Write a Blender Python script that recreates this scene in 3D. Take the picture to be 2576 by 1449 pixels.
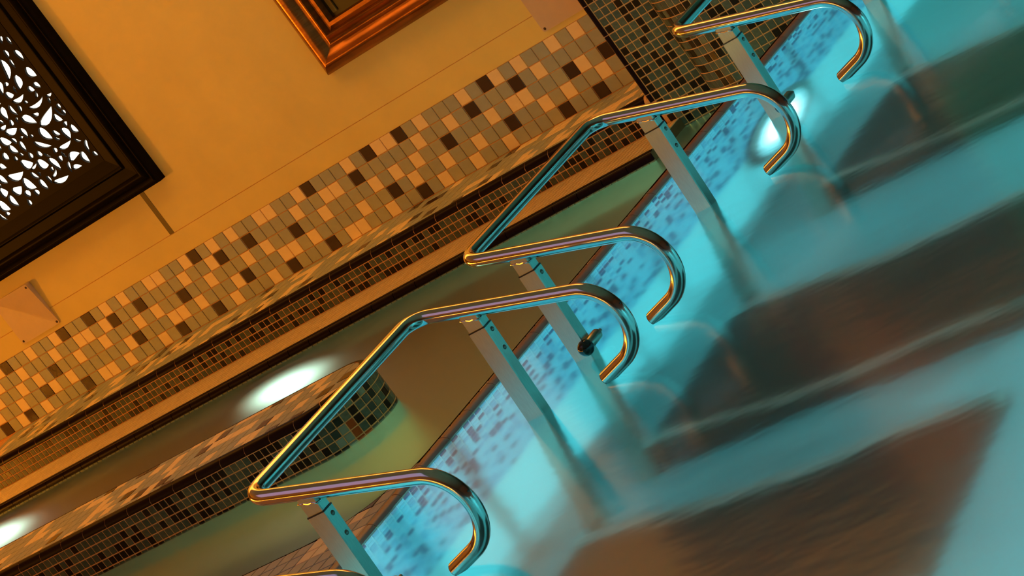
import bpy, math, random
from mathutils import Matrix, Vector
rnd = random.Random(11)
scene = bpy.context.scene
COL = scene.collection
for o in list(bpy.data.objects):
    bpy.data.objects.remove(o)

# ------------------------------------------------------------------ camera
# X runs along the tiled wall, Y away into it, Z up; the wall tiles lie in Y = 0
CAM = Vector((4.96346, -7.14953, 1.07007))
RIGHT = Vector((0.69345, 0.426644, -0.580605))
DOWN = Vector((-0.364384, -0.487516, -0.793444))
FWD = Vector((-0.621572, 0.761777, -0.182606))
FPX, W, H = 7286.79, 2576.0, 1449.0
cd = bpy.data.cameras.new('camera')
cd.sensor_width = 36.0
cd.lens = FPX / W * 36.0
cd.clip_start = 0.05
cd.clip_end = 200
cam = bpy.data.objects.new('camera', cd)
COL.objects.link(cam)
m = Matrix.Identity(4)
for i in range(3):
    m[i][0], m[i][1], m[i][2], m[i][3] = RIGHT[i], -DOWN[i], -FWD[i], CAM[i]
cam.matrix_world = m
scene.camera = cam

# ------------------------------------------------------------------ world, exposure
scene.view_settings.view_transform = 'Standard'
scene.view_settings.look = 'None'
scene.view_settings.gamma = 1.0
scene.view_settings.exposure = 0.0
scene.view_settings.use_curve_mapping = False
scene.cycles.use_denoising = True
scene.cycles.max_bounces = 10
scene.cycles.transmission_bounces = 8
scene.cycles.transparent_max_bounces = 8
scene.cycles.sample_clamp_indirect = 4.0
scene.cycles.blur_glossy = 0.5
wd = bpy.data.worlds.new('world')
scene.world = wd
wd.use_nodes = True
wd.node_tree.nodes['Background'].inputs[0].default_value = (0.010, 0.008, 0.007, 1)
wd.node_tree.nodes['Background'].inputs[1].default_value = 1.0

# strengths of the lamps (their bodies are built further down)
WARM = (1.0, 0.31, 0.016)
L_COVE, L_LEFT, L_STRIP = 21.5, 134.0, 27.0
L_BLUE, L_GREEN = 46.0, 2.2

# ------------------------------------------------------------------ levels
Z_LEDGE = -0.25      # tops of the ledge along the wall and of the island
Z_SHELF = -0.352
Z_CH = -0.385        # water in the channel
Z_RIM = -0.160       # rim of the blue pool
Z_BLUE = -0.172      # water in the blue pool
Y_LEDGE = -0.30
X_RIM = 1.120
X_RIMB = 1.0836
Y_BENCH = -3.147
Y_ISL0, Y_ISL1 = -1.823, -1.520
X_ISLC = -0.24

# ------------------------------------------------------------------ materials
MATS = {}
def mat(name, col, rough=0.5, metal=0.0, spec=0.5, var=0.0, scale=40.0, bump=0.0, bscale=200.0, coat=0.0,
        emit=None, estr=0.0, stretch=None, aniso=0.0):
    if name in MATS:
        return MATS[name]
    mt = bpy.data.materials.new(name)
    mt.use_nodes = True
    nt = mt.node_tree
    b = nt.nodes['Principled BSDF']
    b.inputs['Base Color'].default_value = (*col, 1)
    b.inputs['Roughness'].default_value = rough
    b.inputs['Metallic'].default_value = metal
    b.inputs['Specular IOR Level'].default_value = spec
    b.inputs['Coat Weight'].default_value = coat
    b.inputs['Coat Roughness'].default_value = 0.08
    b.inputs['Anisotropic'].default_value = aniso
    if emit:
        b.inputs['Emission Color'].default_value = (*emit, 1)
        b.inputs['Emission Strength'].default_value = estr
    tc = nt.nodes.new('ShaderNodeTexCoord')
    mp = nt.nodes.new('ShaderNodeMapping')
    nt.links.new(tc.outputs['Object'], mp.inputs['Vector'])
    if stretch:
        mp.inputs['Scale'].default_value = stretch
    if var > 0:
        nz = nt.nodes.new('ShaderNodeTexNoise')
        nz.inputs['Scale'].default_value = scale
        nz.inputs['Detail'].default_value = 5
        nt.links.new(mp.outputs[0], nz.inputs['Vector'])
        rp = nt.nodes.new('ShaderNodeValToRGB')
        rp.color_ramp.elements[0].position = 0.3
        rp.color_ramp.elements[1].position = 0.7
        rp.color_ramp.elements[0].color = tuple(max(0, c * (1 - var)) for c in col) + (1,)
        rp.color_ramp.elements[1].color = tuple(min(1, c * (1 + var)) for c in col) + (1,)
        nt.links.new(nz.outputs['Fac'], rp.inputs[0])
        nt.links.new(rp.outputs[0], b.inputs['Base Color'])
    if bump > 0:
        n2 = nt.nodes.new('ShaderNodeTexNoise')
        n2.inputs['Scale'].default_value = bscale
        n2.inputs['Detail'].default_value = 4
        nt.links.new(mp.outputs[0], n2.inputs['Vector'])
        bp = nt.nodes.new('ShaderNodeBump')
        bp.inputs['Strength'].default_value = bump
        bp.inputs['Distance'].default_value = 0.002
        nt.links.new(n2.outputs['Fac'], bp.inputs['Height'])
        nt.links.new(bp.outputs[0], b.inputs['Normal'])
    MATS[name] = mt
    return mt

PLASTER = mat('plaster', (0.82, 0.69, 0.25), 0.75, var=0.05, scale=4, bump=0.15, bscale=60)
GROUT = mat('grout', (0.72, 0.40, 0.17), 0.85, var=0.12, scale=60)
GREY_T = mat('grey_tile', (0.34, 0.40, 0.42), 0.42, var=0.05, scale=25)
GREY_T2 = mat('grey_green_tile', (0.38, 0.42, 0.38), 0.42, var=0.05, scale=25)
TAN_T = mat('cream_tile', (0.88, 0.74, 0.50), 0.42, var=0.04, scale=25)
DARK_T = mat('plum_tile', (0.030, 0.012, 0.018), 0.25, var=0.1, scale=25)
TEAL_M = mat('teal_mosaic', (0.062, 0.095, 0.088), 0.22, spec=0.3, var=0.2, scale=90)
TEAL2_M = mat('grey_teal_mosaic', (0.100, 0.130, 0.105), 0.22, spec=0.3, var=0.2, scale=90)
BLACK_M = mat('black_mosaic', (0.008, 0.008, 0.010), 0.2, spec=0.3)
RED_GLINT_M = mat('red_and_glint_mosaic', (0.30, 0.055, 0.015), 0.12)  # red tile colour, also paints lamp reflections on island and pier
PALE_GLINT_M = mat('pale_glint_mosaic', (0.20, 0.26, 0.24), 0.12)  # paints a pale lamp reflection into a few island tiles
RIM_C = mat('brown_coping', (0.30, 0.15, 0.12), 0.3)
COPE = mat('plum_coping', (0.008, 0.004, 0.011), 0.32, spec=0.05)
SHELF_B = mat('dark_bedding', (0.10, 0.075, 0.045), 0.8, var=0.1)
SHELF_T = mat('shelf_tile', (0.74, 0.62, 0.42), 0.22, var=0.1, scale=30)
BLUE_T = mat('pale_blue_tile', (0.31, 0.58, 0.70), 0.3, var=0.08, scale=30)
BLUE_D = mat('dark_blue_tile', (0.06, 0.13, 0.24), 0.3, var=0.15, scale=30)
BLUE_M = mat('mid_blue_tile', (0.20, 0.44, 0.60), 0.3, var=0.1, scale=30)
BLUE_G = mat('pool_grout', (0.60, 0.74, 0.74), 0.8)
GREEN_T = mat('channel_tile', (0.30, 0.42, 0.34), 0.3, var=0.15, scale=30)
STEEL = mat('polished_steel', (0.74, 0.72, 0.68), 0.13, metal=1.0, bump=0.02, bscale=90)
BRUSH = mat('brushed_steel', (0.50, 0.57, 0.50), 0.30, metal=1.0, var=0.05, scale=60, bump=0.05, bscale=150, stretch=(6, 6, 1))
CAPB = mat('black_rubber', (0.008, 0.008, 0.008), 0.3)
KNOB = mat('black_knob', (0.006, 0.006, 0.006), 0.12, coat=0.5)
WOOD_D = mat('dark_carved_wood', (0.004, 0.0022, 0.0013), 0.42, spec=0.04, var=0.4, scale=14, stretch=(1, 1, 5))
BRONZE = mat('bronze_wood', (0.30, 0.115, 0.030), 0.24, metal=0.75, var=0.35, scale=9, stretch=(1, 1, 6), bump=0.1, bscale=30)
PANEL_K = mat('black_panel', (0.006, 0.006, 0.005), 0.3)
OLIVE = mat('olive_strip', (0.10, 0.075, 0.02), 0.5)
PLATE = mat('cover_plate', (0.62, 0.50, 0.42), 0.45, var=0.05, scale=12)
SCREW = mat('screw_metal', (0.30, 0.26, 0.22), 0.35, metal=1.0)
RUST = mat('rusty_screw', (0.06, 0.03, 0.015), 0.7)
BACKLIT = mat('backlit_sheet', (0.9, 0.9, 0.85), 0.8, emit=(1.0, 0.96, 0.80), estr=2.6)
CEILM = mat('dark_ceiling', (0.36, 0.28, 0.17), 0.8, var=0.1, scale=2)
ROOMW = mat('room_wall', (0.20, 0.11, 0.06), 0.8, var=0.15, scale=1.5)
DECKM = mat('deck_floor', (0.46, 0.40, 0.32), 0.45, var=0.15, scale=3)
LOUNGE = mat('dark_lounger', (0.022, 0.019, 0.013), 0.6, spec=0.2, var=0.2, scale=8)
POOLF = mat('pool_floor', (0.25, 0.46, 0.46), 0.5, var=0.1, scale=3)
CHF = mat('channel_floor', (0.07, 0.075, 0.05), 0.5, var=0.15, scale=3)
def lens_mat(name, emit, estr, R):
    '''lamp glass that glows hottest in the middle'''
    mt = mat(name, (0.9, 0.95, 0.95), 0.4, emit=emit, estr=estr)
    nt = mt.node_tree
    tc = nt.nodes.new('ShaderNodeTexCoord')
    ln = nt.nodes.new('ShaderNodeVectorMath'); ln.operation = 'LENGTH'
    nt.links.new(tc.outputs['Object'], ln.inputs[0])
    mr = nt.nodes.new('ShaderNodeMapRange')
    mr.inputs['From Min'].default_value = 0.0
    mr.inputs['From Max'].default_value = R
    mr.inputs['To Min'].default_value = 1.0
    mr.inputs['To Max'].default_value = 0.0
    nt.links.new(ln.outputs['Value'], mr.inputs['Value'])
    pw = nt.nodes.new('ShaderNodeMath'); pw.operation = 'POWER'; pw.inputs[1].default_value = 2.2
    nt.links.new(mr.outputs[0], pw.inputs[0])
    ml = nt.nodes.new('ShaderNodeMath'); ml.operation = 'MULTIPLY'; ml.inputs[1].default_value = estr
    nt.links.new(pw.outputs[0], ml.inputs[0])
    nt.links.new(ml.outputs[0], nt.nodes['Principled BSDF'].inputs['Emission Strength'])
    return mt
LENS_B = lens_mat('lamp_lens_blue', (0.60, 0.96, 1.0), 14.0, 0.17)
LENS_G = lens_mat('lamp_lens_green', (0.62, 1.0, 0.80), 9.0, 0.26)
LENS_W = mat('lamp_lens_warm', (1, 0.9, 0.8), 0.4, emit=(1.0, 0.42, 0.05), estr=2)
ADDED_A = mat('added_amber_glow', (1, 0.8, 0.5), 0.4, emit=(1.0, 0.46, 0.04), estr=4.5)  # glow of the added strips mirrored in the rails
ADDED_V = mat('added_violet_glow', (0.9, 0.8, 1), 0.4, emit=(0.26, 0.21, 0.52), estr=0.55)  # glow of the added panel mirrored in the rails

def water_mat(name, tint, rough, bstr):
    mt = bpy.data.materials.new(name)
    mt.use_nodes = True
    nt = mt.node_tree
    b = nt.nodes['Principled BSDF']
    b.inputs['Base Color'].default_value = (*tint, 1)
    b.inputs['Roughness'].default_value = rough
    b.inputs['IOR'].default_value = 1.33
    b.inputs['Transmission Weight'].default_value = 1.0
    tc = nt.nodes.new('ShaderNodeTexCoord')
    mp = nt.nodes.new('ShaderNodeMapping')
    mp.inputs['Scale'].default_value = (1.0, 2.2, 1.0)
    mp.inputs['Rotation'].default_value = (0, 0, 0.35)
    nt.links.new(tc.outputs['Object'], mp.inputs['Vector'])
    n = nt.nodes.new('ShaderNodeTexNoise')
    n.inputs['Scale'].default_value = 3.0
    n.inputs['Detail'].default_value = 3
    nt.links.new(mp.outputs[0], n.inputs['Vector'])
    bp = nt.nodes.new('ShaderNodeBump')
    bp.inputs['Strength'].default_value = bstr
    bp.inputs['Distance'].default_value = 0.02
    nt.links.new(n.outputs['Fac'], bp.inputs['Height'])
    nt.links.new(bp.outputs[0], b.inputs['Normal'])
    return mt
WATER_B = water_mat('pool_water', (0.86, 0.99, 0.99), 0.15, 0.10)
WATER_G = water_mat('channel_water', (0.90, 1.0, 0.93), 0.28, 0.05)

# ------------------------------------------------------------------ mesh helpers
def tag(o, label=None, cat=None, group=None, kind=None):
    if label: o['label'] = label
    if cat: o['category'] = cat
    if group: o['group'] = group
    if kind: o['kind'] = kind
    return o

def link(name, me, parent=None, mx=None):
    o = bpy.data.objects.new(name, me)
    COL.objects.link(o)
    if parent is not None:
        o.parent = parent
    if mx is not None:
        o.matrix_local = mx
    return o

def empty(name, loc):
    o = bpy.data.objects.new(name, None)
    o.empty_display_size = 0.05
    COL.objects.link(o)
    o.location = loc
    return o

class MB:
    def __init__(self):
        self.v, self.f, self.mi, self.ms = [], [], [], []
    def slot(self, mt):
        if mt not in self.ms:
            self.ms.append(mt)
        return self.ms.index(mt)
    def add(self, vs, fs, mt):
        k = len(self.v)
        s = self.slot(mt)
        self.v += [tuple(p) for p in vs]
        for f in fs:
            self.f.append(tuple(k + i for i in f))
            self.mi.append(s)
        return self
    def box(self, x0, x1, y0, y1, z0, z1, mt):
        vs = [(x0, y0, z0), (x1, y0, z0), (x1, y1, z0), (x0, y1, z0), (x0, y0, z1), (x1, y0, z1), (x1, y1, z1), (x0, y1, z1)]
        return self.add(vs, [(3, 2, 1, 0), (4, 5, 6, 7), (0, 1, 5, 4), (1, 2, 6, 5), (2, 3, 7, 6), (3, 0, 4, 7)], mt)
    def prism(self, poly, z0, z1, mt):
        n = len(poly)
        vs = [(x, y, z0) for x, y in poly] + [(x, y, z1) for x, y in poly]
        fs = [tuple(range(n - 1, -1, -1)), tuple(range(n, 2 * n))]
        fs += [(i, (i + 1) % n, n + (i + 1) % n, n + i) for i in range(n)]
        return self.add(vs, fs, mt)
    def build(self, name, parent=None, smooth=None, mx=None):
        me = bpy.data.meshes.new(name)
        me.from_pydata(self.v, [], self.f)
        for mt in self.ms:
            me.materials.append(mt)
        me.polygons.foreach_set('material_index', self.mi)
        if smooth is not None:
            me.shade_smooth()
            me.set_sharp_from_angle(angle=math.radians(smooth))
        me.update()
        return link(name, me, parent, mx)

def revolve(profile, segs=20):
    """profile: (radius, height) pairs, axis +Z"""
    vs, fs = [], []
    n = len(profile)
    for i in range(segs):
        a = 2 * math.pi * i / segs
        for r, h in profile:
            vs.append((r * math.cos(a), r * math.sin(a), h))
    for i in range(segs):
        j = (i + 1) % segs
        for k in range(n - 1):
            fs.append((i * n + k, j * n + k, j * n + k + 1, i * n + k + 1))
    return vs, fs

def tube(path, r, segs=22, cap=True):
    path = [Vector(p) for p in path]
    vs, fs = [], []
    t = (path[1] - path[0]).normalized()
    ref = Vector((0, 0, 1)) if abs(t.z) < 0.9 else Vector((0, 1, 0))
    u = (ref - t * ref.dot(t)).normalized()
    for i, p in enumerate(path):
        if i == 0: tn = path[1] - path[0]
        elif i == len(path) - 1: tn = path[-1] - path[-2]
        else: tn = (path[i + 1] - p).normalized() + (p - path[i - 1]).normalized()
        tn.normalize()
        u = (u - tn * u.dot(tn)).normalized()
        w = tn.cross(u)
        for k in range(segs):
            a = 2 * math.pi * k / segs
            vs.append(p + u * (r * math.cos(a)) + w * (r * math.sin(a)))
    for i in range(len(path) - 1):
        for k in range(segs):
            k2 = (k + 1) % segs
            fs.append((i * segs + k, i * segs + k2, (i + 1) * segs + k2, (i + 1) * segs + k))
    if cap:
        fs.append(tuple(range(segs - 1, -1, -1)))
        fs.append(tuple(range((len(path) - 1) * segs, len(path) * segs)))
    return vs, fs

# ------------------------------------------------------------------ tiles
def fmx(o, u, v):
    """frame with origin o on the tile's face, u and v across it, normal u x v"""
    u, v = Vector(u).normalized(), Vector(v).normalized()
    n = u.cross(v)
    M = Matrix.Identity(4)
    for i in range(3):
        M[i][0], M[i][1], M[i][2], M[i][3] = u[i], v[i], n[i], o[i]
    return M

def poly_tile(poly, t, c):
    n = len(poly)
    cx, cy = sum(p[0] for p in poly) / n, sum(p[1] for p in poly) / n
    def ins(p):
        d = math.hypot(p[0] - cx, p[1] - cy)
        k = max(0.0, 1 - 1.4 * c / max(d, 1e-6))
        return cx + (p[0] - cx) * k, cy + (p[1] - cy) * k
    vs = [(x, y, -t) for x, y in poly] + [(x, y, -c) for x, y in poly] + [(*ins(p), 0) for p in poly]
    fs = []
    for k in (0, n):
        fs += [(k + i, k + (i + 1) % n, k + n + (i + 1) % n, k + n + i) for i in range(n)]
    fs.append(tuple(range(2 * n, 3 * n)))
    return vs, fs

TILE_CACHE = {}
def tile_mesh(w, h, mt, t, c):
    key = (round(w, 4), round(h, 4), mt.name, t, c)
    if key not in TILE_CACHE:
        vs, fs = poly_tile([(-w / 2, -h / 2), (w / 2, -h / 2), (w / 2, h / 2), (-w / 2, h / 2)], t, c)
        me = bpy.data.meshes.new('tile')
        me.from_pydata(vs, [], fs)
        me.materials.append(mt)
        TILE_CACHE[key] = me
    return TILE_CACHE[key]

def seen(p):
    d = Vector(p) - CAM
    z = d.dot(FWD)
    x, y = W / 2 + FPX * d.dot(RIGHT) / z, H / 2 + FPX * d.dot(DOWN) / z
    return (-25 < x < W + 25 and -25 < y < H + 25), z

def field(parent, cells, limit=300, name='tile', t=0.004, c=0.0012, rest='small_tiles', keep=None):
    """cells: (matrix, (w, h) or polygon, material). The ones nearest in view become objects, the rest one mesh."""
    vis, oth = [], []
    for cl in cells:
        ok, z = seen(cl[0].translation)
        if keep is not None and not keep(cl[0].translation):
            ok = False
        (vis if ok else oth).append((z, cl))
    vis.sort(key=lambda q: q[0])
    oth = [q for q in vis[limit:]] + oth
    for z, (M, s, mt) in vis[:limit]:
        if isinstance(s, tuple):
            me = tile_mesh(s[0], s[1], mt, t, c)
        else:
            vs, fs = poly_tile(s, t, c)
            me = bpy.data.meshes.new('tile')
            me.from_pydata(vs, [], fs)
            me.materials.append(mt)
        link(name, me, parent, M)
    if oth:
        b = MB()
        for z, (M, s, mt) in oth:
            if isinstance(s, tuple):
                w, h = s
                s = [(-w / 2, -h / 2), (w / 2, -h / 2), (w / 2, h / 2), (-w / 2, h / 2)]
            vs, fs = poly_tile(s, t, c)
            b.add([M @ Vector(v) for v in vs], fs, mt)
        tag(b.build(rest, parent), kind='stuff')

def pick_small():
    r = rnd.random()
    return BLACK_M if r < 0.34 else (TEAL_M if r < 0.78 else TEAL2_M)
def pick_large():
    r = rnd.random()
    return DARK_T if r < 0.10 else (TAN_T if r < 0.36 else (GREY_T if r < 0.75 else GREY_T2))

def clip_half(poly, a, b, c):
    """keep a x + b y <= c"""
    out = []
    for i, p in enumerate(poly):
        q = poly[(i + 1) % len(poly)]
        dp, dq = a * p[0] + b * p[1] - c, a * q[0] + b * q[1] - c
        if dp <= 0: out.append(p)
        if dp * dq < 0:
            k = dp / (dp - dq)
            out.append((p[0] + (q[0] - p[0]) * k, p[1] + (q[1] - p[1]) * k))
    return out

def area(poly):
    return abs(sum(p[0] * poly[(i + 1) % len(poly)][1] - poly[(i + 1) % len(poly)][0] * p[1] for i, p in enumerate(poly))) / 2

def nose(samples, w, h, ztop, gap=0.0):
    """quarter-round nosing tile swept along samples of ((x, y), (nx, ny)); the outer face stands at the sample"""
    prof = [(-w, -0.004 - h * 0.2), (-w, 0.0)]
    r = min(w, h) * 0.9
    prof.append((-r, 0.0))
    for k in range(1, 7):
        a = math.pi / 2 * k / 6
        prof.append((-r + r * math.sin(a), -r + r * math.cos(a)))
    prof.append((0.0, -h))
    prof.append((-0.008, -h))
    n = len(prof)
    vs, fs = [], []
    for (x, y), (nx, ny) in samples:
        for o, z in prof:
            vs.append((x + nx * o, y + ny * o, ztop + z))
    for i in range(len(samples) - 1):
        for k in range(n):
            k2 = (k + 1) % n
            fs.append((i * n + k, (i + 1) * n + k, (i + 1) * n + k2, i * n + k2))
    fs.append(tuple(range(n)))
    fs.append(tuple(range((len(samples) - 1) * n + n - 1, (len(samples) - 1) * n - 1, -1)))
    return vs, fs

def nose_tile(parent, samples, w, h, ztop, mt=COPE, name='nosing_tile'):
    b = MB()
    vs, fs = nose(samples, w, h, ztop)
    b.add(vs, fs, mt)
    return b.build(name, parent, smooth=35)

def nose_grout(parent, runs, w, h, ztop, d=0.0009):
    b = MB()
    for smp in runs:
        vs, fs = nose([((x - nx * d, y - ny * d), (nx, ny)) for (x, y), (nx, ny) in smp], w, h, ztop - d)
        b.add(vs, fs, GROUT)
    return b.build('nosing_joint', parent, smooth=35)

# ================================================================== BACK WALL
wb = MB()
wb.box(-7.0, 0.24, 0.003, 0.20, -1.1, 2.6, GROUT)
wall = tag(wb.build('wall_back'), kind='structure')
ROWS = [
 'GTGTGGTGTDGTGGGTGDTTDGTGGGDTGGTTGGTGTGDTGGTTGGTGTGDGGDTGGTGGDTGTGG',
 'GGGGGTGDGGGDGTGGTGGGGGDGTTGGTGGGGDGGDTGGTGGGGDGGDTGTTGGTGGGTGGTGGD',
 'DGTDGGGTTGTGGGDGGTGTGTGGGGTGGDGGTGTGGGTGGDGGTGTGGGTGGTGGDGTGTGGTGG',
 'GTGGTGTGGDGGTGGTGGTGDGGTGGGGTGTTGGGDTGGGTGTTGGGDTGGGGGGTGTDGGTGGTG',
 'GGDGGDGGGGTGGTGGTGDGGTGGTTGDGGGDGTGGGTGDGGGDGTGGGTGTTGDGGGGTGDTGDG']
cells = []
for r, s in enumerate(ROWS):
    for k, ch in enumerate(s):
        mt = {'G': GREY_T if rnd.random() < 0.6 else GREY_T2, 'T': TAN_T, 'D': DARK_T}[ch]
        M = fmx((-(k + 0.5) * 0.05, 0.0005 if ch == 'D' else 0.0, -(r + 0.5) * 0.05), (1, 0, 0), (0, 0, 1))
        cells.append((M, (0.0472, 0.0472), mt))
    for k in range(-4, 0):
        cells.append((fmx((-(k + 0.5) * 0.05, 0, -(r + 0.5) * 0.05), (1, 0, 0), (0, 0, 1)), (0.0472, 0.0472), GREY_T))
field(wall, cells, t=0.0045, rest='band_tiles')
b = MB(); b.box(-7.0, 0.22, 0.0, 0.01, 0.0005, 0.0800, PLASTER); b.build('plaster_panel', wall)
b = MB(); b.box(-7.0, 0.22, 0.0, 0.01, 0.0823, 2.6, PLASTER); b.build('plaster_panel', wall)
b = MB(); b.box(-1.950, -1.929, -0.0012, 0.004, 0.082, 0.30, OLIVE); b.build('joint_strip', wall)

def plate(x0, x1, z0, z1, screws, label, tilt):
    e = empty('cover_plate', ((x0 + x1) / 2, 0.0, z0))
    tag(e, label, 'wall plate', 'access plates on the plaster wall')
    cx = (x0 + x1) / 2
    w, h, r = (x1 - x0) / 2, z1 - z0, 0.008
    pts = []
    for sx, sz, a0 in ((1, 0, -90), (1, 1, 0), (-1, 1, 90), (-1, 0, 180)):
        for k in range(5):
            a = math.radians(a0 + 22.5 * k)
            pts.append((sx * (w - r) + r * math.cos(a), (r if sz == 0 else h - r) + r * math.sin(a)))
    b = MB()
    n = len(pts)
    def yy(x, z): return -0.004 - tilt * (x + w) / (2 * w) * (z / h)
    vs = [(x, -0.0002, z) for x, z in pts] + [(x, yy(x, z), z) for x, z in pts]
    fs = [tuple(range(n)), tuple(range(2 * n - 1, n - 1, -1))] + [(i, n + i, n + (i + 1) % n, (i + 1) % n) for i in range(n)]
    b.add(vs, fs, PLATE)
    b.build('plate', e)
    for sx, sz in screws:
        vs, fs = revolve([(0.0001, 0.0030), (0.0030, 0.0026), (0.0045, 0.0012), (0.0046, -0.001)], 12)
        b = MB(); b.add(vs, fs, RUST)
        b.build('screw', e, smooth=50, mx=fmx((sx - cx, yy(sx - cx, sz - z0), sz - z0), (1, 0, 0), (0, 0, 1)))
plate(-2.868, -2.645, 0.018, 0.203, [(-2.655, 0.192), (-2.655, 0.0275), (-2.857, 0.0275), (-2.857, 0.192)],
      'beige cover plate with rusty screws below the carved screen', 0.022)
plate(-0.172, 0.055, 0.019, 0.200, [(-0.161, 0.028), (0.044, 0.028), (0.044, 0.19), (-0.161, 0.19)],
      'beige cover plate beside the dark mosaic wall', 0.001)

# ------------------------------------------------------------------ framed panels on the wall
def mitred(parent, x0, x1, z0, z1, prof, mt, names):
    """four mitred frame rails around a rectangle; prof = (inset from the outer edge, distance out of the wall)"""
    n = len(prof)
    cor = [(x0, z0, 1, 1), (x1, z0, -1, 1), (x1, z1, -1, -1), (x0, z1, 1, -1)]
    for i in range(4):
        a, c = cor[i], cor[(i + 1) % 4]
        vs = []
        for x, z, sx, sz in (a, c):
            for w, d in prof:
                vs.append((x + sx * w, -d, z + sz * w))
        fs = [(k, k + 1, n + k + 1, n + k) for k in range(n - 1)]
        b = MB(); b.add(vs, fs, mt)
        b.build(names, parent, smooth=28)

def cove(p0, p1, depth, k=7, bulge=1):
    out = []
    for i in range(1, k + 1):
        t = i / k
        w = p0[0] + (p1[0] - p0[0]) * t
        d = p0[1] + (p1[1] - p0[1]) * t
        out.append((w, d + bulge * depth * math.sin(math.pi * t)))
    return out

# left: carved, backlit screen
scr = empty('carved_screen', (-2.40, 0.0, 0.260))
tag(scr, 'dark wooden frame around a carved leaf screen lit white from behind', 'carved screen')
sx0, sx1, sz0, sz1 = -3.02, -1.805, 0.260, 1.62
ox, oz = -2.40, 0.260
pr = [(0, 0), (0, 0.030), (0.010, 0.034)] + cove((0.010, 0.034), (0.024, 0.034), 0.006) + [(0.030, 0.031), (0.036, 0.036)]
pr += cove((0.036, 0.036), (0.060, 0.038), 0.004) + [(0.064, 0.030), (0.100, 0.028)]
pr += cove((0.100, 0.028), (0.116, 0.028), 0.007) + [(0.150, 0.024), (0.166, 0.022), (0.166, 0.008)]
mitred(scr, sx0 - ox, sx1 - ox, sz0 - oz, sz1 - oz, pr, WOOD_D, 'frame_rail')
HOLES = [(-2.0072,0.9484,0.0243,0.012,-126),(-1.9807,0.9329,0.0273,0.012,-86),(-2.0328,0.9013,0.0278,0.0154,-100),(-2.0338,0.8639,0.0358,0.0136,-93),(-1.9884,0.8734,0.0468,0.0231,-79),(-2.0838,0.8617,0.0669,0.0261,-113),(-1.9904,0.8055,0.0407,0.0293,-59),(-2.0694,0.8024,0.0463,0.0281,-125),(-2.148,0.8143,0.0435,0.0177,-126),(-2.0393,0.756,0.0244,0.0186,-27),(-2.007,0.7552,0.0277,0.0174,-47),(-2.1364,0.784,0.0317,0.0218,-27),(-2.1145,0.7591,0.0629,0.0167,0),(-2.0592,0.7139,0.0743,0.012,4),(-1.9871,0.7106,0.0347,0.012,-3),(-2,0.6911,0.0371,0.0189,-107),(-1.976,0.6825,0.0196,0.012,-100),(-1.9808,0.6572,0.0304,0.0233,-86),(-1.9814,0.6315,0.0305,0.0213,-93),(-2.0172,0.6285,0.0329,0.0217,-53),(-2.0429,0.6883,0.0365,0.0174,-72),(-2.165,0.7337,0.0391,0.0158,-79),(-2.2075,0.7392,0.0433,0.027,-107),(-2.0604,0.6553,0.0874,0.0257,19),(-2.06,0.6281,0.0402,0.0176,-47),(-2.1368,0.6733,0.0546,0.0275,-41),(-2.111,0.6062,0.0517,0.0307,-65),(-2.0354,0.567,0.0417,0.0275,-86),(-1.9862,0.5671,0.0427,0.0303,-65),(-2.1935,0.6487,0.0364,0.02,-86),(-2.0678,0.5883,0.0279,0.0159,-47),(-1.9767,0.5328,0.0303,0.012,19),(-2.2576,0.7052,0.0321,0.012,4),(-2.2355,0.6801,0.0511,0.0228,-7),(-2.2883,0.662,0.0437,0.027,-36),(-2.1535,0.5833,0.063,0.0168,-36),(-2.2338,0.6122,0.0367,0.018,-93),(-2.2807,0.6229,0.0416,0.0268,-59),(-2.265,0.5939,0.0346,0.0216,-46),(-2.3305,0.6171,0.0258,0.0241,-72),(-2.0709,0.5391,0.0589,0.014,1),(-2.0998,0.527,0.0392,0.0197,-2),(-1.9852,0.4899,0.0442,0.0129,-113),(-1.9788,0.4571,0.032,0.0223,-59),(-2.0674,0.4848,0.0512,0.0223,5),(-2.0252,0.4641,0.0418,0.0236,-86),(-2.2698,0.559,0.0463,0.0303,-26),(-2.2099,0.5262,0.0417,0.0321,-36),(-2.1662,0.5014,0.0511,0.0237,-72),(-2.0878,0.4508,0.0382,0.0145,-10),(-2.1118,0.4643,0.0358,0.012,-113),(-2.1936,0.4793,0.0527,0.012,27),(-2.3781,0.5904,0.0288,0.0193,-26),(-2.3493,0.5478,0.0669,0.0249,-10),(-2.2536,0.5351,0.056,0.012,12),(-2.2744,0.5079,0.0327,0.0154,-58),(-2.4129,0.5572,0.0381,0.0239,-65),(-2.3199,0.4943,0.0507,0.0329,-58),(-2.1847,0.4485,0.0666,0.0158,-6),(-2.266,0.4647,0.0453,0.0243,-79),(-2.2318,0.4677,0.0282,0.0121,-86),(-2.3875,0.5019,0.0447,0.0273,-2),(-2.4472,0.5198,0.0327,0.0308,-26),(-2.3557,0.4668,0.0232,0.0241,-100),(-2.3208,0.4536,0.0203,0.02,-100),(-2.4323,0.473,0.0429,0.0248,-79),(-2.4867,0.4775,0.0453,0.0316,-58),(-2.4984,0.4451,0.0206,0.012,-2)]
lx0, lx1, lz0, lz1 = sx0 + 0.160, sx1 - 0.160, sz0 + 0.160, sz1 - 0.160
def leaf(x, z, l, w, a, bend):
    pts = []
    n = 9
    c, s_ = math.cos(math.radians(a)), math.sin(math.radians(a))
    for side in (1, -1):
        rng = range(n) if side == 1 else range(n - 2, 0, -1)
        for i in rng:
            t = i / (n - 1)
            hw = w / 2 * (math.sin(math.pi * t ** 0.75) ** 0.8)
            px, pz = (t - 0.5) * l, side * hw + bend * l * (0.25 - (t - 0.5) ** 2) * 1.6
            pts.append((x + px * c - pz * s_, z + px * s_ + pz * c))
    return pts
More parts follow.
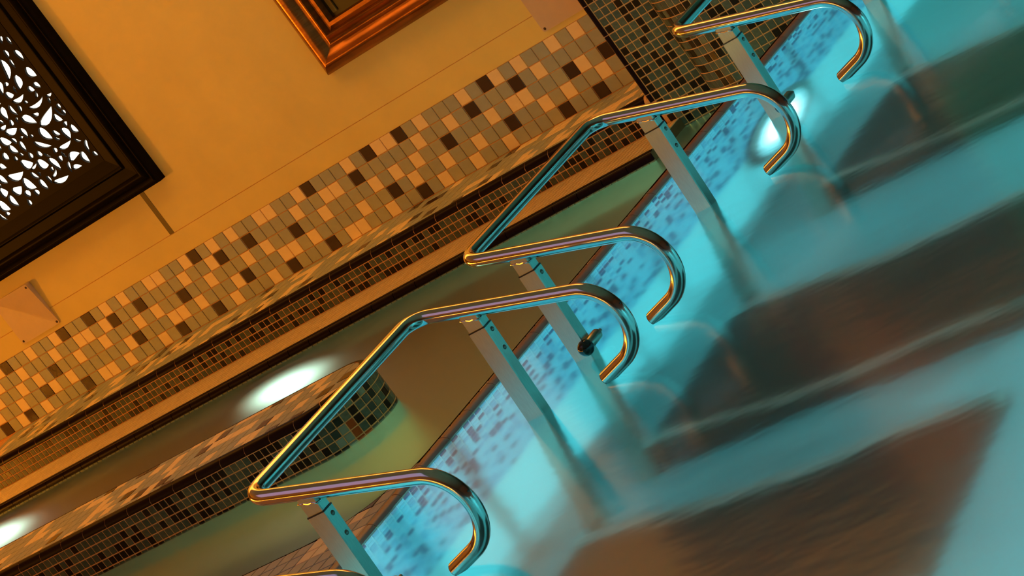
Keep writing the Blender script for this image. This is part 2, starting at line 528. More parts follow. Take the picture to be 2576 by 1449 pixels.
def inside(p, poly):
    k = False
    for i in range(len(poly)):
        a, c = poly[i], poly[i - 1]
        if (a[1] > p[1]) != (c[1] > p[1]) and p[0] < (c[0] - a[0]) * (p[1] - a[1]) / (c[1] - a[1]) + a[0]:
            k = not k
    return k
leaves = []
def hole(x, z, l, w, a, bend, gap):
    L = leaf(x, z, l, w, a, bend)
    if not all(lx0 + 0.006 < p[0] < lx1 - 0.006 and lz0 + 0.006 < p[1] < lz1 - 0.006 for p in L):
        return
    big = leaf(x, z, l + 2 * gap, w + 2 * gap, a, bend)
    for (X, Z, Q) in leaves:
        if math.hypot(x - X, z - Z) < 0.13 and (any(inside(p, Q) for p in big) or any(inside(p, big) for p in Q)):
            return
    leaves.append((x, z, L))
for x, z, l, w, a in HOLES:
    for k in (1.22, 1.05, 0.9, 0.75, 0.6):
        n0 = len(leaves)
        hole(x, z, l * k, w * k, a, rnd.choice((-0.35, -0.2, 0.2, 0.35)), 0.0012)
        if len(leaves) > n0: break
for i in range(2600):
    x, z = rnd.uniform(lx0, lx1), rnd.uniform(lz0, lz1)
    hole(x, z, rnd.uniform(0.016, 0.050), rnd.uniform(0.009, 0.024), rnd.uniform(0, 360), rnd.choice((-0.35, 0.35)), 0.004)
from mathutils.geometry import delaunay_2d_cdt
pv = [Vector((lx0, lz0)), Vector((lx1, lz0)), Vector((lx1, lz1)), Vector((lx0, lz1))]
pe = [(0, 1), (1, 2), (2, 3), (3, 0)]
for X, Z, L in leaves:
    k = len(pv)
    pv += [Vector(p) for p in L]
    pe += [(k + i, k + (i + 1) % len(L)) for i in range(len(L))]
ov, oe, of = delaunay_2d_cdt(pv, pe, [], 0, 1e-6)[:3]
TH = 0.010
keepf = []
for f in of:
    cx, cz = sum(ov[i][0] for i in f) / 3, sum(ov[i][1] for i in f) / 3
    if not any(math.hypot(cx - X, cz - Z) < 0.06 and inside((cx, cz), L) for X, Z, L in leaves):
        keepf.append(tuple(f))
cnt = {}
for f in keepf:
    for i in range(3):
        cnt[(f[i], f[(i + 1) % 3])] = 1
n = len(ov)
vs = [(p[0] - ox, -0.024, p[1] - oz) for p in ov] + [(p[0] - ox, -0.024 + TH, p[1] - oz) for p in ov]
fs = [f for f in keepf] + [tuple(n + i for i in f[::-1]) for f in keepf]
fs += [(a, n + a, n + c, c) for (a, c) in cnt if (c, a) not in cnt]
b = MB(); b.add(vs, fs, WOOD_D); b.build('carved_panel', scr)
b = MB(); b.box(lx0 - ox, lx1 - ox, -0.0025, -0.001, lz0 - oz, lz1 - oz, BACKLIT)
tag(b.build('backlight_sheet', scr), 'bright white lit sheet')

# middle: bronze moulded frame
frm = empty('picture_frame', (-0.45, 0.0, 0.258))
tag(frm, 'bronze coloured moulded wooden frame around a black panel', 'picture frame')
ox, oz = -0.45, 0.258
pr = [(0, 0), (0, 0.018), (0.004, 0.024)] + cove((0.004, 0.024), (0.058, 0.030), 0.014, 8, 1)
pr += cove((0.058, 0.030), (0.108, 0.044), 0.018, 8, -1) + [(0.112, 0.046), (0.116, 0.020), (0.128, 0.018), (0.130, 0.030), (0.142, 0.030), (0.146, 0.010), (0.146, 0.004)]
mitred(frm, -0.9485 - ox, 0.05 - ox, 0.2595 - oz, 1.60 - oz, pr, BRONZE, 'frame_rail')
b = MB(); b.box(-0.805 - ox, -0.09 - ox, -0.006, -0.001, 0.40 - oz, 1.46 - oz, PANEL_K); b.build('black_panel', frm)
b = MB(); b.box(-0.786 - ox, -0.768 - ox, -0.012, -0.006, 0.418 - oz, 1.45 - oz, OLIVE); b.build('inner_strip', frm)

# ================================================================== LEDGE ALONG THE WALL
b = MB()
b.add([(-7, 0.003, -1.1), (-7, -0.2988, -1.1), (-7, -0.2988, -0.266), (-7, -0.286, -0.2535), (-7, 0.003, -0.2535),
       (0.21, 0.003, -1.1), (0.21, -0.2988, -1.1), (0.21, -0.2988, -0.266), (0.21, -0.286, -0.2535), (0.21, 0.003, -0.2535)],
      [(0, 1, 2, 3, 4), (9, 8, 7, 6, 5), (1, 6, 7, 2), (2, 7, 8, 3), (3, 8, 9, 4), (0, 5, 6, 1)], GROUT)
ledge = tag(b.build('wall_ledge'), 'low ledge along the wall with mosaic top and dark nosing', 'ledge')
cells = []
for k in range(0, 68):
    for r in range(6):
        d = 0.05 if r < 5 else 0.0225
        yc = -r * 0.05 - d / 2
        cells.append((fmx((0.2 - (k + 0.5) * 0.05, yc, Z_LEDGE), (1, 0, 0), (0, 1, 0)), (0.0472, d - 0.0028), pick_large()))
field(ledge, cells, t=0.004, rest='top_tiles')
nose_grout(ledge, [[((-3.6, Y_LEDGE), (0, -1)), ((0.196, Y_LEDGE), (0, -1))]], 0.026, 0.0255, Z_LEDGE)
x = -0.8134 + 0.1 * 10
while x > -3.6:
    x0, x1 = x - 0.1 + 0.0012, min(x - 0.0012, 0.196)
    nose_tile(ledge, [((x0, Y_LEDGE), (0, -1)), ((x1, Y_LEDGE), (0, -1))], 0.026, 0.0255, Z_LEDGE)
    x -= 0.1
cells = []
for i in range(0, 150):
    for r in range(3):
        cells.append((fmx((0.1866 - (i + 0.5) * 0.025, Y_LEDGE, -0.2768 - (r + 0.5) * 0.0252), (1, 0, 0), (0, 0, 1)), (0.0220, 0.0222), pick_small()))
field(ledge, cells, t=0.004, c=0.001, name='mosaic_tile', rest='front_mosaic')

# shelf just above the channel water
b = MB(); b.box(-7, 0.258, -0.520, -0.2996, -1.1, -0.3555, SHELF_B)
shelf = tag(b.build('water_shelf'), 'narrow glossy tiled shelf at the foot of the wall ledge', 'shelf')
cells = []
for i in range(0, 149):
    for r in range(8):
        cells.append((fmx((0.2590 - (i + 0.5) * 0.025, -0.3035 - (r + 0.5) * 0.0250, Z_SHELF), (1, 0, 0), (0, 1, 0)), (0.0214, 0.0244), SHELF_T))
field(shelf, cells, limit=0, t=0.003, c=0.0008, rest='shelf_mosaic')
x = 0.2590
while x > -3.5:
    nose_tile(shelf, [((x - 0.0988, -0.5285), (0, -1)), ((x - 0.0012, -0.5285), (0, -1))], 0.024, 0.026, Z_SHELF)
    x -= 0.1
cells = []
for i in range(0, 149):
    for r in range(12):
        cells.append((fmx((0.2590 - (i + 0.5) * 0.025, -0.524, -0.3795 - (r + 0.5) * 0.0256), (1, 0, 0), (0, 0, 1)), (0.0226, 0.0232), GREEN_T))
field(shelf, cells, limit=0, t=0.004, c=0.001, rest='underwater_mosaic')

# ================================================================== DARK MOSAIC WALL AND ROUNDED PIER
b = MB(); b.box(0.203, 0.46, -0.2988, 0.22, -1.1, 2.6, GROUT)
wr = tag(b.build('wall_right'), kind='structure')
cells = []
for i in range(9):
    for r in range(-28, 40):
        cells.append((fmx((0.2225 + (i + 0.5) * 0.0257, Y_LEDGE, -0.2757 + (r + 0.5) * 0.0262), (1, 0, 0), (0, 0, 1)), (0.0224, 0.0229), pick_small()))
field(wr, cells, t=0.004, c=0.001, name='mosaic_tile', rest='wall_mosaic', keep=lambda p: p.z > -0.41)
z = -0.2757
first = True
while z < 1.0:
    h = 0.0262 if first else 0.1048
    b = MB()
    pts = [(0.2205, -0.3005), (0.208, -0.3005)] + [(0.208 - 0.008 * math.sin(a), -0.2925 - 0.008 * math.cos(a)) for a in (0.4, 0.8, 1.2, 1.57)] + [(0.200, -0.28), (0.2205, -0.28)]
    b.prism(pts[::-1], z + 0.0013, z + h - 0.0013, COPE)
    b.build('edge_tile', wr)
    z += h
    first = False

# pier
PR, PYF = 0.25, -0.45
PXC, PYC = 0.637, PYF + PR
arc = [(PXC + PR * math.cos(math.radians(a)), PYC + PR * math.sin(math.radians(a))) for a in range(180, 271, 6)]
RB = PR - 0.0016
poly = [(PXC + RB * math.cos(math.radians(a)), PYC + RB * math.sin(math.radians(a))) for a in range(180, 271, 6)]
poly += [(X_RIMB - 0.004, PYF + 0.0012), (X_RIMB - 0.004, 6.0), (0.40, 6.0)]
b = MB(); b.prism(poly, -1.1, 2.6, GROUT)
pier = tag(b.build('wall_corner'), kind='structure')
cells = []
PP = 0.0272
na = int(round(PR * math.pi / 2 / PP))
da = 90.0 / na
spec = {}
for r in range(-23, 46):
    z = -0.395 + (r + 0.5) * PP
    for i in range(na):
        a = math.radians(180 + (i + 0.5) * da)
        n = Vector((math.cos(a), math.sin(a), 0))
        u = Vector((-math.sin(a), math.cos(a), 0))
        o = Vector((PXC, PYC, z)) + n * (PR - 0.0004)
        cells.append((fmx(o, u, (0, 0, 1)), (PP - 0.0030, PP - 0.0030), pick_small()))
    for i in range(int((X_RIMB - PXC) / PP)):
        mt = pick_small()
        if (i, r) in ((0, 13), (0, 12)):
            mt = RED_GLINT_M  # reddish reflection painted in as tile colour
        cells.append((fmx((PXC + (i + 0.5) * PP, PYF, z), (1, 0, 0), (0, 0, 1)), (PP - 0.0030, PP - 0.0030), mt))
field(pier, cells, t=0.004, c=0.001, name='mosaic_tile', rest='pier_mosaic', keep=lambda p: p.z > -0.41)

# ================================================================== ISLAND BENCH
IR = (Y_ISL1 - Y_ISL0) / 2
IYC = (Y_ISL1 + Y_ISL0) / 2
def isl(s):
    """outline of the island: s = 0 at the start of the rounded end on the front side"""
    if s <= 0: return (X_ISLC + s, Y_ISL0), (0, -1)
    L = math.pi * IR
    if s < L:
        a = -math.pi / 2 + s / IR
        return (X_ISLC + IR * math.cos(a), IYC + IR * math.sin(a)), (math.cos(a), math.sin(a))
    return (X_ISLC - (s - L), Y_ISL1), (0, 1)
def inset(d, x0=-6.9):
    pts = [(x0, Y_ISL0 + d), (X_ISLC, Y_ISL0 + d)]
    for k in range(1, 24):
        a = -math.pi / 2 + math.pi * k / 24
        pts.append((X_ISLC + (IR - d) * math.cos(a), IYC + (IR - d) * math.sin(a)))
    return pts + [(X_ISLC, Y_ISL1 - d), (x0, Y_ISL1 - d)]
b = MB()
b.prism(inset(0.0014), -1.1, -0.266, GROUT)
b.prism(inset(0.011), -0.27, Z_LEDGE - 0.0035, GROUT)
island = tag(b.build('island_bench'), 'tiled island bench with rounded end standing in the channel', 'bench')
top = inset(0.0275)
cells = []
for k in range(-62, 5):
    for r in range(7):
        x0, y0 = X_ISLC + k * 0.05 + 0.01, Y_ISL0 + 0.022 + r * 0.05 - 0.02
        q = [(x0 + 0.0014, y0 + 0.0014), (x0 + 0.0486, y0 + 0.0014), (x0 + 0.0486, y0 + 0.0486), (x0 + 0.0014, y0 + 0.0486)]
        for i, p in enumerate(top):
            p2 = top[(i + 1) % len(top)]
            ex, ey = p2[0] - p[0], p2[1] - p[1]
            q = clip_half(q, ey, -ex, ey * p[0] - ex * p[1])
            if len(q) < 3: break
        if len(q) < 3 or area(q) < 0.00012: continue
        cx, cy = sum(p[0] for p in q) / len(q), sum(p[1] for p in q) / len(q)
        if abs(area(q) - 0.0472 ** 2) < 1e-7:
            cells.append((fmx((cx, cy, Z_LEDGE), (1, 0, 0), (0, 1, 0)), (0.0472, 0.0472), pick_large()))
        else:
            cells.append((fmx((cx, cy, Z_LEDGE), (1, 0, 0), (0, 1, 0)), [(p[0] - cx, p[1] - cy) for p in q], pick_large()))
field(island, cells, t=0.0035, rest='top_tiles')
JP = 0.1016
nose_grout(island, [[isl(-2.6 + 5.7 * k / 300) for k in range(301)]], 0.026, 0.0255, Z_LEDGE)
s = -0.455 - X_ISLC - 24 * JP
while s < math.pi * IR + 2.6:
    s0, s1 = s + 0.0013, s + JP - 0.0013
    n = 1 if s1 < 0 or s0 > math.pi * IR else 6
    nose_tile(island, [isl(s0 + (s1 - s0) * k / n) for k in range(n + 1)], 0.026, 0.0255, Z_LEDGE)
    s += JP
cells = []
PI_ = JP / 4
i0 = int(round((-0.455 - X_ISLC) / PI_ * 1000)) / 1000.0
red = {(5, 0): RED_GLINT_M}
for i in range(-110, 40):
    sc = (-0.455 - X_ISLC) + (i + 0.5) * PI_
    if sc > math.pi * IR: break
    (x, y), (nx, ny) = isl(sc)
    for r in range(12):
        mt = pick_small() if r < 5 else GREEN_T
        if (i, r) in ((13, 2), (13, 3), (14, 4), (13, 4), (-58, 1), (-55, 2), (-60, 3), (-56, 1)): mt = RED_GLINT_M  # rounded-end ones paint a lamp reflection, far-left ones are reddish tiles
        if (i, r) in ((12, 2), (12, 3), (12, 4), (11, 3)): mt = PALE_GLINT_M  # pale reflection painted in as tile colour
        cells.append((fmx((x - nx * 0.0002, y - ny * 0.0002, -0.2765 - (r + 0.5) * 0.0256), (-ny, nx, 0), (0, 0, 1)), (PI_ - 0.0032, 0.0224), mt))
field(island, cells, t=0.004, c=0.001, name='mosaic_tile', rest='side_mosaic', keep=lambda p: p.z > Z_CH - 0.01)

# ================================================================== RIM OF THE BLUE POOL AND NEAR BENCH
FR = 0.216
FX, FY = X_RIMB - FR, Y_BENCH + FR
arcf = [(FX + FR * math.sin(math.radians(a)), FY - FR * math.cos(math.radians(a))) for a in range(0, 91, 6)]
def rim_poly(d):
    p = [(-6.9, -11.4), (X_RIM - d, -11.4), (X_RIM - d, 5.9), (X_RIMB + d, 5.9), (X_RIMB + d, FY)]
    for x, y in arcf[::-1]:
        nx, ny = (x - FX) / FR, (y - FY) / FR
        p.append((x + nx * d, y + ny * d))
    return p + [(-6.9, Y_BENCH - d)]
b = MB()
b.prism(rim_poly(0.004), -1.46, Z_RIM - 0.012, GROUT)
b.prism(rim_poly(0.010), -0.2, Z_RIM - 0.0035, GROUT)
rim = tag(b.build('pool_rim'), 'tiled rim and bench dividing the blue pool from the channel', 'pool rim')
cells = []
TP = 0.0457
for k in range(-26, 32):
    for r in range(-30, 12):
        x0, y0 = 0.4085 + k * TP, Y_BENCH - 0.0075 - (r + 1) * TP
        g = 0.0013
        q = [(x0 + g, y0 + g), (x0 + TP - g, y0 + g), (x0 + TP - g, y0 + TP - g), (x0 + g, y0 + TP - g)]
        q = clip_half(q, 1, 0, X_RIM - 0.022)
        if len(q) < 3: continue
        cx, cy = sum(p[0] for p in q) / len(q), sum(p[1] for p in q) / len(q)
        if cx < FX or cy < FY - FR:
            q = clip_half(q, 0, 1, Y_BENCH - 0.0075) if cx < FX + 0.02 else q
        if len(q) >= 3 and cx >= FX - 0.02:
            if cy > FY: q = clip_half(q, -1, 0, -(X_RIMB + 0.0075))
            else:
                a = math.atan2(cy - FY, cx - FX)
                nx, ny = math.cos(a), math.sin(a)
                q = clip_half(q, -nx, -ny, -(nx * FX + ny * FY + FR + 0.0075))
        if len(q) < 3 or area(q) < 0.00010: continue
        cx, cy = sum(p[0] for p in q) / len(q), sum(p[1] for p in q) / len(q)
        full = abs(area(q) - (TP - 2 * g) ** 2) < 1e-7
        cells.append((fmx((cx, cy, Z_RIM), (1, 0, 0), (0, 1, 0)), (TP - 2 * g, TP - 2 * g) if full else [(p[0] - cx, p[1] - cy) for p in q], pick_large()))
field(rim, cells, t=0.0035, rest='top_tiles')
nose_grout(rim, [[((X_RIM, -5.3), (1, 0)), ((X_RIM, 0.3), (1, 0))]], 0.021, 0.0225, Z_RIM)
y = -3.2058 * 1.0 - 0.107 * 20
while y < 0.3:
    nose_tile(rim, [((X_RIM, y + 0.0013), (1, 0)), ((X_RIM, y + 0.1057), (1, 0))], 0.021, 0.0225, Z_RIM, RIM_C)
    y += 0.107
def rimback(s):
    """channel side edge: s < 0 along the bench, then the fillet, then along the rim"""
    if s <= 0: return (FX + s, Y_BENCH), (0, 1)
    L = FR * math.pi / 2
    if s < L:
        a = s / FR
        return (FX + FR * math.sin(a), FY - FR * math.cos(a)), (-math.sin(a), math.cos(a))
    return (X_RIMB, FY + s - L), (-1, 0)
s = -1.3
while s < 3.0:
    n = 1 if (s + 0.107 < 0 or s > FR * math.pi / 2) else 5
    nose_tile(rim, [rimback(s + 0.0013 + 0.1044 * k / n) for k in range(n + 1)][::-1], 0.0062, 0.0225, Z_RIM)
    s += 0.107
cells = []
for i in range(0, 175):
    yc = -3.2058 - 0.107 * 6 + (i + 0.5) * 0.02675
    if yc > 0.5: break
    for r in range(20):
        q = rnd.random()
        mt = BLUE_D if q < 0.20 else (BLUE_M if q < 0.45 else BLUE_T)
        cells.append((fmx((X_RIM, yc, -0.184 - (r + 0.5) * 0.0268), (0, 1, 0), (0, 0, 1)), (0.0234, 0.0234), mt))
field(rim, cells, limit=300, t=0.004, c=0.001, name='underwater_tile', rest='underwater_mosaic', keep=lambda p: p.z > -0.26 and p.y > -3.8)
b = MB(); b.box(X_RIM - 0.0045, X_RIM - 0.0022, -11.4, 5.8, -1.46, -0.1835, BLUE_G); b.build('pool_side', rim)

# ================================================================== WATER, FLOORS AND ROOM SHELL
b = MB(); b.add([(X_RIM - 0.006, -11.4, Z_BLUE), (4.21, -11.4, Z_BLUE), (4.21, 5.9, Z_BLUE), (X_RIM - 0.006, 5.9, Z_BLUE)], [(0, 1, 2, 3)], WATER_B)
tag(b.build('pool_water'), 'smooth blue lit water of the pool around the steel rails', 'water', kind='stuff')
cw = [(-6.9, Y_BENCH - 0.004), (FX, Y_BENCH - 0.004)] + [(x + 0.004 * (x - FX) / FR, y + 0.004 * (y - FY) / FR) for x, y in arcf[1:-1]] + [(X_RIMB + 0.004, FY), (X_RIMB + 0.004, -0.40), (0.60, -0.40), (0.60, -0.25), (0.250, -0.29), (0.250, -0.51), (-6.9, -0.51)]
b = MB(); b.add([(x, y, Z_CH) for x, y in cw], [tuple(range(len(cw)))], WATER_G)
tag(b.build('channel_water'), 'dim green and brown water of the channel beside the wall', 'water', kind='stuff')
b = MB(); b.box(X_RIM - 0.02, 4.25, -11.6, 6.0, -1.50, -1.20, POOLF)
tag(b.build('floor'), kind='structure')
b = MB(); b.box(4.20, 8.5, -11.5, 5.9, -1.50, -0.150, DECKM)
tag(b.build('floor_deck'), kind='structure')
b = MB(); b.box(-7.0, X_RIM - 0.02, -3.3, 0.0, -1.10, -1.02, CHF)
tag(b.build('floor_channel'), kind='structure')
b = MB(); b.box(-7.2, 8.8, -11.8, 6.2, 2.6, 2.75, CEILM)
tag(b.build('ceiling'), kind='structure')
b = MB(); b.box(-7.2, -7.0, -11.8, 6.2, -1.4, 2.75, ROOMW)
tag(b.build('wall_left'), kind='structure')
b = MB(); b.box(8.5, 8.7, -11.8, 6.2, -1.4, 2.75, ROOMW)
tag(b.build('wall_side'), kind='structure')
b = MB(); b.box(-7.0, 8.5, -11.8, -11.5, -1.4, 2.75, ROOMW)
tag(b.build('wall_front'), kind='structure')
b = MB(); b.box(X_RIMB - 0.01, 8.5, 5.9, 6.2, -1.4, 2.75, ROOMW)
tag(b.build('wall_far'), kind='structure')

# ================================================================== STEEL GRAB RAILS
KS = 0.8613
def tr(p):
    return Vector((CAM.x + KS * (p[0] - CAM.x), CAM.y + KS * (p[1] - CAM.y), CAM.z + KS * (p[2] - CAM.z)))
def rail(y1, y2, label, knob=True):
    """U-shaped rail: two sloping arms with hooked ends, joined by a back bar, each arm on a box-section leg"""
    base = tr((0.877, (y1 + y2) / 2, -0.372))
    base.z = -1.20
    e = empty('grab_rail', base)
    tag(e, label, 'grab rail', 'steel grab rails standing in the blue pool')
    sl = 0.27
    a = Vector((1, 0, -sl)).normalized()
    cx, cz, r = 1.138, -0.25, 0.097
    def side(y):
        pts = [Vector((1.095, y, -0.363))]
        t0 = math.radians(-75.3)
        t1 = math.radians(74.9)
        for k in range(0, 21):
            t = t0 + (t1 - t0) * k / 20
            pts.append(Vector((cx + r * math.cos(t), y, cz + r * math.sin(t))))
        return pts
    xb, rc = 0.742, 0.052
    cor = lambda y: Vector((xb, y, -0.156 + sl * (1.163 - xb)))
    p1, p2 = side(y1), side(y2)
    path = list(p1)
    c1, c2 = cor(y1), cor(y2)
    yv = Vector((0, 1, 0))
    q1 = c1 + a * rc + yv * rc
    for k in range(0, 11):
        t = math.pi / 2 * k / 10
        path.append(q1 - yv * (rc * math.cos(t)) - a * (rc * math.sin(t)))
    q2 = c2 + a * rc - yv * rc
    for k in range(0, 11):
        t = math.pi / 2 * k / 10
        path.append(q2 - a * (rc * math.cos(t)) + yv * (rc * math.sin(t)))
    path += p2[::-1]
    wp = [tr(p) - base for p in path]
    R = 0.0175 * KS
    vs, fs = tube(wp, R, 28, cap=False)
    b = MB(); b.add(vs, fs, STEEL); b.build('tube', e, smooth=60)
    for i, j in ((0, 1), (-1, -2)):
        d = (wp[i] - wp[j]).normalized()
        vs, fs = tube([wp[i] - d * 0.004, wp[i] + d * 0.0012], R * 0.985, 28)
        b = MB(); b.add(vs, fs, CAPB); b.build('end_cap', e)
    for t in (0, 1):
        y = (y1, y2)[t]
        hp = Vector((cx + (r + 0.0172) * math.cos(0.22), y - 0.004, cz + (r + 0.0172) * math.sin(0.22)))
        hc = tr(hp) - base
        vs, fs = revolve([(0.0001, 0.001), (0.0018, 0.0008), (0.002, -0.001)], 10)
        b = MB(); b.add(vs, fs, CAPB)
        b.build('vent_hole', e, mx=fmx(hc, (0, 1, 0), (-0.2, 0, 1)))
        # leg: sleeve, inner post, screws, knob
        def lx(z): return 0.8765 + (z + 0.372) * 0.048
        def legbox(z0, z1, hw, hd, mt, name, par, bev=0.0022):
            ring = [(-hw + bev, -hd), (hw - bev, -hd), (hw, -hd + bev), (hw, hd - bev), (hw - bev, hd), (-hw + bev, hd), (-hw, hd - bev), (-hw, -hd + bev)]
            vs = []
            for z in (z0, z1):
                for px, py in ring:
                    vs.append(tr((lx(z) + px, y + py, z)) - base)
            n = len(ring)
            fs = [tuple(range(n - 1, -1, -1)), tuple(range(n, 2 * n))] + [(i, (i + 1) % n, n + (i + 1) % n, n + i) for i in range(n)]
            bb = MB(); bb.add(vs, fs, mt)
            return bb.build(name, par)
        zf = (-1.20 - CAM.z) / KS + CAM.z
        leg = legbox(zf, -0.131, 0.0265, 0.0170, BRUSH, 'leg', e)
        arm_z = -0.156 + sl * (1.163 - lx(-0.1))
        legbox(-0.20, arm_z - 0.006, 0.0240, 0.0150, BRUSH, 'inner_post', leg)
        legbox(-0.1325, -0.1295, 0.0268, 0.0173, CAPB, 'sleeve_joint', leg)
        # weld bead where the post meets the tube
        wz = arm_z - 0.0165
        pts = []
        for k in range(25):
            aa = 2 * math.pi * k / 24
            dx = max(-0.0245, min(0.0245, 0.034 * math.cos(aa)))
            dy = max(-0.0152, min(0.0152, 0.022 * math.sin(aa)))
            pts.append(tr((lx(wz) + dx, y + dy, wz - dx * sl - 0.004 + 0.0012 * math.sin(k * 2.7))) - base)
        vs, fs = tube(pts, 0.0021, 6)
        b = MB(); b.add(vs, fs, STEEL); b.build('weld_bead', leg, smooth=60)
        for z in (-0.147, -0.197):
            o = tr((lx(z) + 0.0265, y + 0.0015, z)) - base
            vs, fs = revolve([(0.0001, 0.0030), (0.0022, 0.0028), (0.0042, 0.0016), (0.0050, 0.0002), (0.0052, -0.001)], 16)
            b = MB(); b.add(vs, fs, SCREW)
            b.build('screw', leg, smooth=60, mx=fmx(o, (0, 1, 0), (0, 0, 1)))
        if t == 0 and knob:
            yk, zk, xk = y - 0.014, -0.345, lx(-0.345) + 0.0265 + 0.013
            k0 = tr((xk, yk - 0.004, zk)) - base
            M = fmx(k0, (1, 0, 0), (0, 0, -1))   # axis along +Y
            vs, fs = revolve([(0.0001, -0.006), (0.0112, -0.006), (0.0118, -0.005), (0.0118, 0.038), (0.0108, 0.040), (0.0042, 0.0405), (0.0040, 0.054), (0.0030, 0.0555), (0.0001, 0.0555)], 24)
            b = MB(); b.add(vs, fs, BRUSH)
            b.build('knob_pin', leg, smooth=40, mx=M)
            vs, fs = revolve([(0.0172 * math.sin(math.pi * i / 14) + 1e-5, -0.0172 * math.cos(math.pi * i / 14) - 0.016) for i in range(15)], 26)
            b = MB(); b.add(vs, fs, KNOB)
            b.build('knob', leg, smooth=60, mx=M)
    return e
rail(-4.180, -3.428, 'steel rail nearest the bottom corner, only its arm top in view')
rail(-3.073, -2.328, 'steel rail in front of the island bench end')
rail(-2.066, -1.333, 'middle steel rail with a black ball knob on its nearer leg')
rail(-0.808, -0.068, 'steel rail farthest away, before the dark mosaic corner')

# ================================================================== UNDERWATER LOUNGERS
def lounger(y0, y1, label):
    '''dark bed below each rail: sloping back towards the rim, level seat, lifted foot end'''
    e = empty('massage_lounger', (1.84, (y0 + y1) / 2, -1.20))
    tag(e, label, 'lounger', 'dark loungers under water below the rails')
    hw = (y1 - y0) / 2
    prof = [(-0.46, 0.15), (-0.40, 0.16), (-0.25, 0.11), (-0.10, 0.07), (0.10, 0.06), (0.26, 0.08), (0.40, 0.07), (0.50, 0.06), (0.52, 0.04)]
    b = MB()
    n = len(prof)
    vs = [(x, -hw, z) for x, z in prof] + [(x, hw, z) for x, z in prof] + [(x, -hw, 0.0) for x, z in prof] + [(x, hw, 0.0) for x, z in prof]
    fs = [(i, i + 1, n + i + 1, n + i) for i in range(n - 1)]
    fs += [(2 * n + i, 2 * n + i + 1, i + 1, i) for i in range(n - 1)] + [(n + i, n + i + 1, 3 * n + i + 1, 3 * n + i) for i in range(n - 1)]
    fs += [(0, n, 3 * n, 2 * n), (n - 1, 3 * n - 1, 4 * n - 1, 2 * n - 1)]
    b.add(vs, fs, LOUNGE)
    b.build('bed', e, smooth=40)
    for k in (-1, 1):
        vs, fs = tube([Vector((x, k * (hw - 0.03), z + 0.012)) for x, z in prof], 0.014, 10)
        b = MB(); b.add(vs, fs, BRUSH); b.build('side_tube', e, smooth=60)
lounger(-4.565, -3.970, 'dark underwater lounger bed below the rail nearest the bottom corner')
lounger(-3.615, -3.025, 'dark underwater lounger bed below the rail before the island bench')
lounger(-2.742, -2.168, 'dark underwater lounger bed below the middle rail')
lounger(-1.660, -1.075, 'dark underwater lounger bed below the farthest rail')

# ================================================================== LAMPS
def area_light(name, parent, mx, sx, sy, power, col, spread=180):
    ld = bpy.data.lights.new(name, 'AREA')
    ld.shape = 'RECTANGLE'
    ld.size, ld.size_y = sx, sy
    ld.energy = power
    ld.color = col
    ld.spread = math.radians(spread)
    o = bpy.data.objects.new(name, ld)
    COL.objects.link(o)
    o.parent = parent
    o.matrix_local = mx
    return o

def pool_lamp(loc, u, v, power, col, lens, label, r=0.09):
    """round underwater lamp set in a wall: bezel ring, lens, light"""
    e = empty('underwater_lamp', loc)
    tag(e, label, 'lamp', 'lamps under water')
    M = fmx((0, 0, 0), u, v)
    vs, fs = revolve([(r, 0.0), (r * 1.18, 0.004), (r * 1.25, 0.012), (r * 1.15, 0.018), (r, 0.016), (r, 0.0)], 32)
    b = MB(); b.add(vs, fs, STEEL); b.build('bezel', e, smooth=60, mx=M)
    vs, fs = revolve([(1e-4, 0.014), (r * 0.6, 0.013), (r, 0.010)], 32)
    b = MB(); b.add(vs, fs, lens); b.build('lens', e, smooth=60, mx=M)
    n = Vector(u).normalized().cross(Vector(v).normalized())
    if power > 0:
        L = fmx(n * 0.03, u, -Vector(v))     # an area light shines along its own -Z
        area_light('light', e, L, r * 1.6, r * 1.6, power, col)
CB, CG = (0.10, 0.80, 0.92), (0.42, 1.0, 0.58)
pool_lamp((X_RIM + 0.002, -1.22, -0.75), (0, 1, 0), (0, 0, 1), 0.0, CB, LENS_B, 'underwater lamp in the rim wall behind the farthest rail', 0.17)
for yy_, nm in ((0.8, 'farthest along the pool'), (-1.6, 'across from the middle rail'), (-4.0, 'across from the near bench'), (-6.4, 'below the camera')):  # lamps added out of view so the rim wall is lit
    pool_lamp((4.198, yy_, -0.60), (0, -1, 0), (0, 0, 1), L_BLUE, CB, LENS_B, 'unseen lamp added under water to brighten the rim wall, ' + nm)
pool_lamp((-1.42, -0.5305, -0.735), (1, 0, 0), (0, 0, 1), 0.0, CG, LENS_G, 'underwater lamp in the shelf wall behind the island bench', 0.25)
pool_lamp((-3.00, -0.5305, -0.735), (1, 0, 0), (0, 0, 1), 0.0, CG, LENS_G, 'underwater lamp in the shelf wall at the left edge', 0.25)
pool_lamp((0.35, Y_BENCH + 0.003, -0.70), (-1, 0, 0), (0, 0, 1), L_GREEN * 2.6, CG, LENS_G, 'hidden lamp added in the bench wall to light the island front')  # added out of sight for the green glow before the island
pool_lamp((X_RIMB - 0.003, -1.15, -0.66), (0, -1, 0), (0, 0, 1), L_GREEN * 3.0, CG, LENS_G, 'hidden lamp added in the rim wall to light the pier foot')  # added, unseen; turns pier foot and shelf wall green

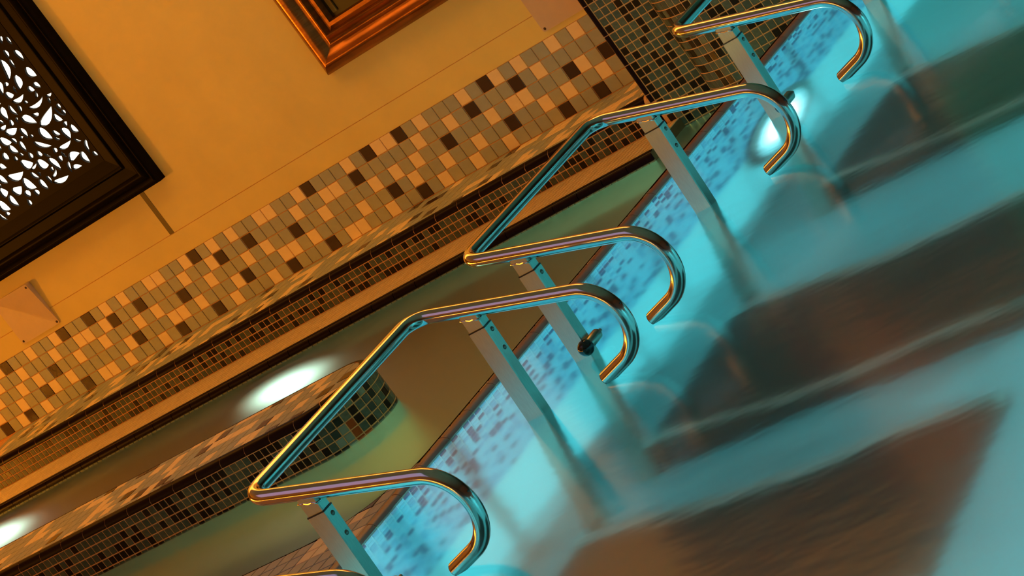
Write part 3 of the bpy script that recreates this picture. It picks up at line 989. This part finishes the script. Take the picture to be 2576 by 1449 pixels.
def ceiling_lamp(x, y, sx, sy, power, col, lens, label):
    """flat ceiling light box: housing, diffuser, light"""
    e = empty('ceiling_light', (x, y, 2.60))
    tag(e, label, 'ceiling light', 'light boxes on the ceiling')
    b = MB()
    for (x0, x1, y0, y1) in ((-sx / 2 - .04, sx / 2 + .04, -sy / 2 - .04, -sy / 2), (-sx / 2 - .04, sx / 2 + .04, sy / 2, sy / 2 + .04), (-sx / 2 - .04, -sx / 2, -sy / 2, sy / 2), (sx / 2, sx / 2 + .04, -sy / 2, sy / 2)):
        b.box(x0, x1, y0, y1, -0.09, 0.0, CEILM)
    b.build('housing', e)
    b = MB(); b.box(-sx / 2, sx / 2, -sy / 2, sy / 2, -0.06, -0.05, lens); b.build('diffuser', e)
    if power > 0:
        area_light('light', e, Matrix.Translation((0, 0, -0.095)), sx, sy, power, col)
ceiling_lamp(-1.8, -0.85, 6.5, 0.9, L_COVE, WARM, LENS_W, 'long warm light box above the ledge')
ceiling_lamp(0.2, -5.4, 2.4, 2.4, 0.0, WARM, ADDED_V, 'unseen violet panel added for the violet strip on the rails')  # added out of view to put a violet strip on the steel

# lantern that lights the wall from the left
e = empty('wall_lantern', (-6.99, -3.2, 0.35))
tag(e, 'warm lantern on the left end wall', 'lantern')
b = MB(); b.box(0.0, 0.05, -0.25, 0.25, -0.25, 0.25, WOOD_D); b.build('back_plate', e)
b = MB(); b.box(0.05, 0.22, -0.20, 0.20, -0.20, 0.20, LENS_W); b.build('shade', e)
area_light('light', e, fmx((0.24, 0, 0), (0, 1, 0), (0, 0, -1)), 0.4, 0.4, L_LEFT, WARM)

def added_strip(loc, u, length, label):  # added out of view; draws a gold line along the tubes
    """unseen amber strip added for the gold line on the steel: back tray, glowing diffuser, light"""
    e = empty('added_amber_strip', loc)
    tag(e, label, 'light strip', 'unseen amber strips added for gold lines on the rails')
    M = fmx((0, 0, 0), u, (0, 0, 1))
    b = MB(); b.box(-length / 2, length / 2, -0.02, 0.42, 0.0, 0.03, CEILM); b.build('tray', e, mx=M)
    b = MB(); b.box(-length / 2, length / 2, 0.0, 0.40, 0.03, 0.05, ADDED_A); b.build('diffuser', e, mx=M)
    n = Vector(u).cross(Vector((0, 0, 1)))
    area_light('light', e, fmx(n * 0.06 + Vector((0, 0, 0.20)), u, (0, 0, -1)), length, 0.40, L_STRIP, WARM)
added_strip((-6.999, -7.2, -0.10), (0, 1, 0), 7.0, 'unseen amber strip added for gold lines on the rails, left wall')
added_strip((-3.0, -11.499, -0.10), (-1, 0, 0), 7.0, 'unseen amber strip added for gold lines on the rails, wall behind the camera')
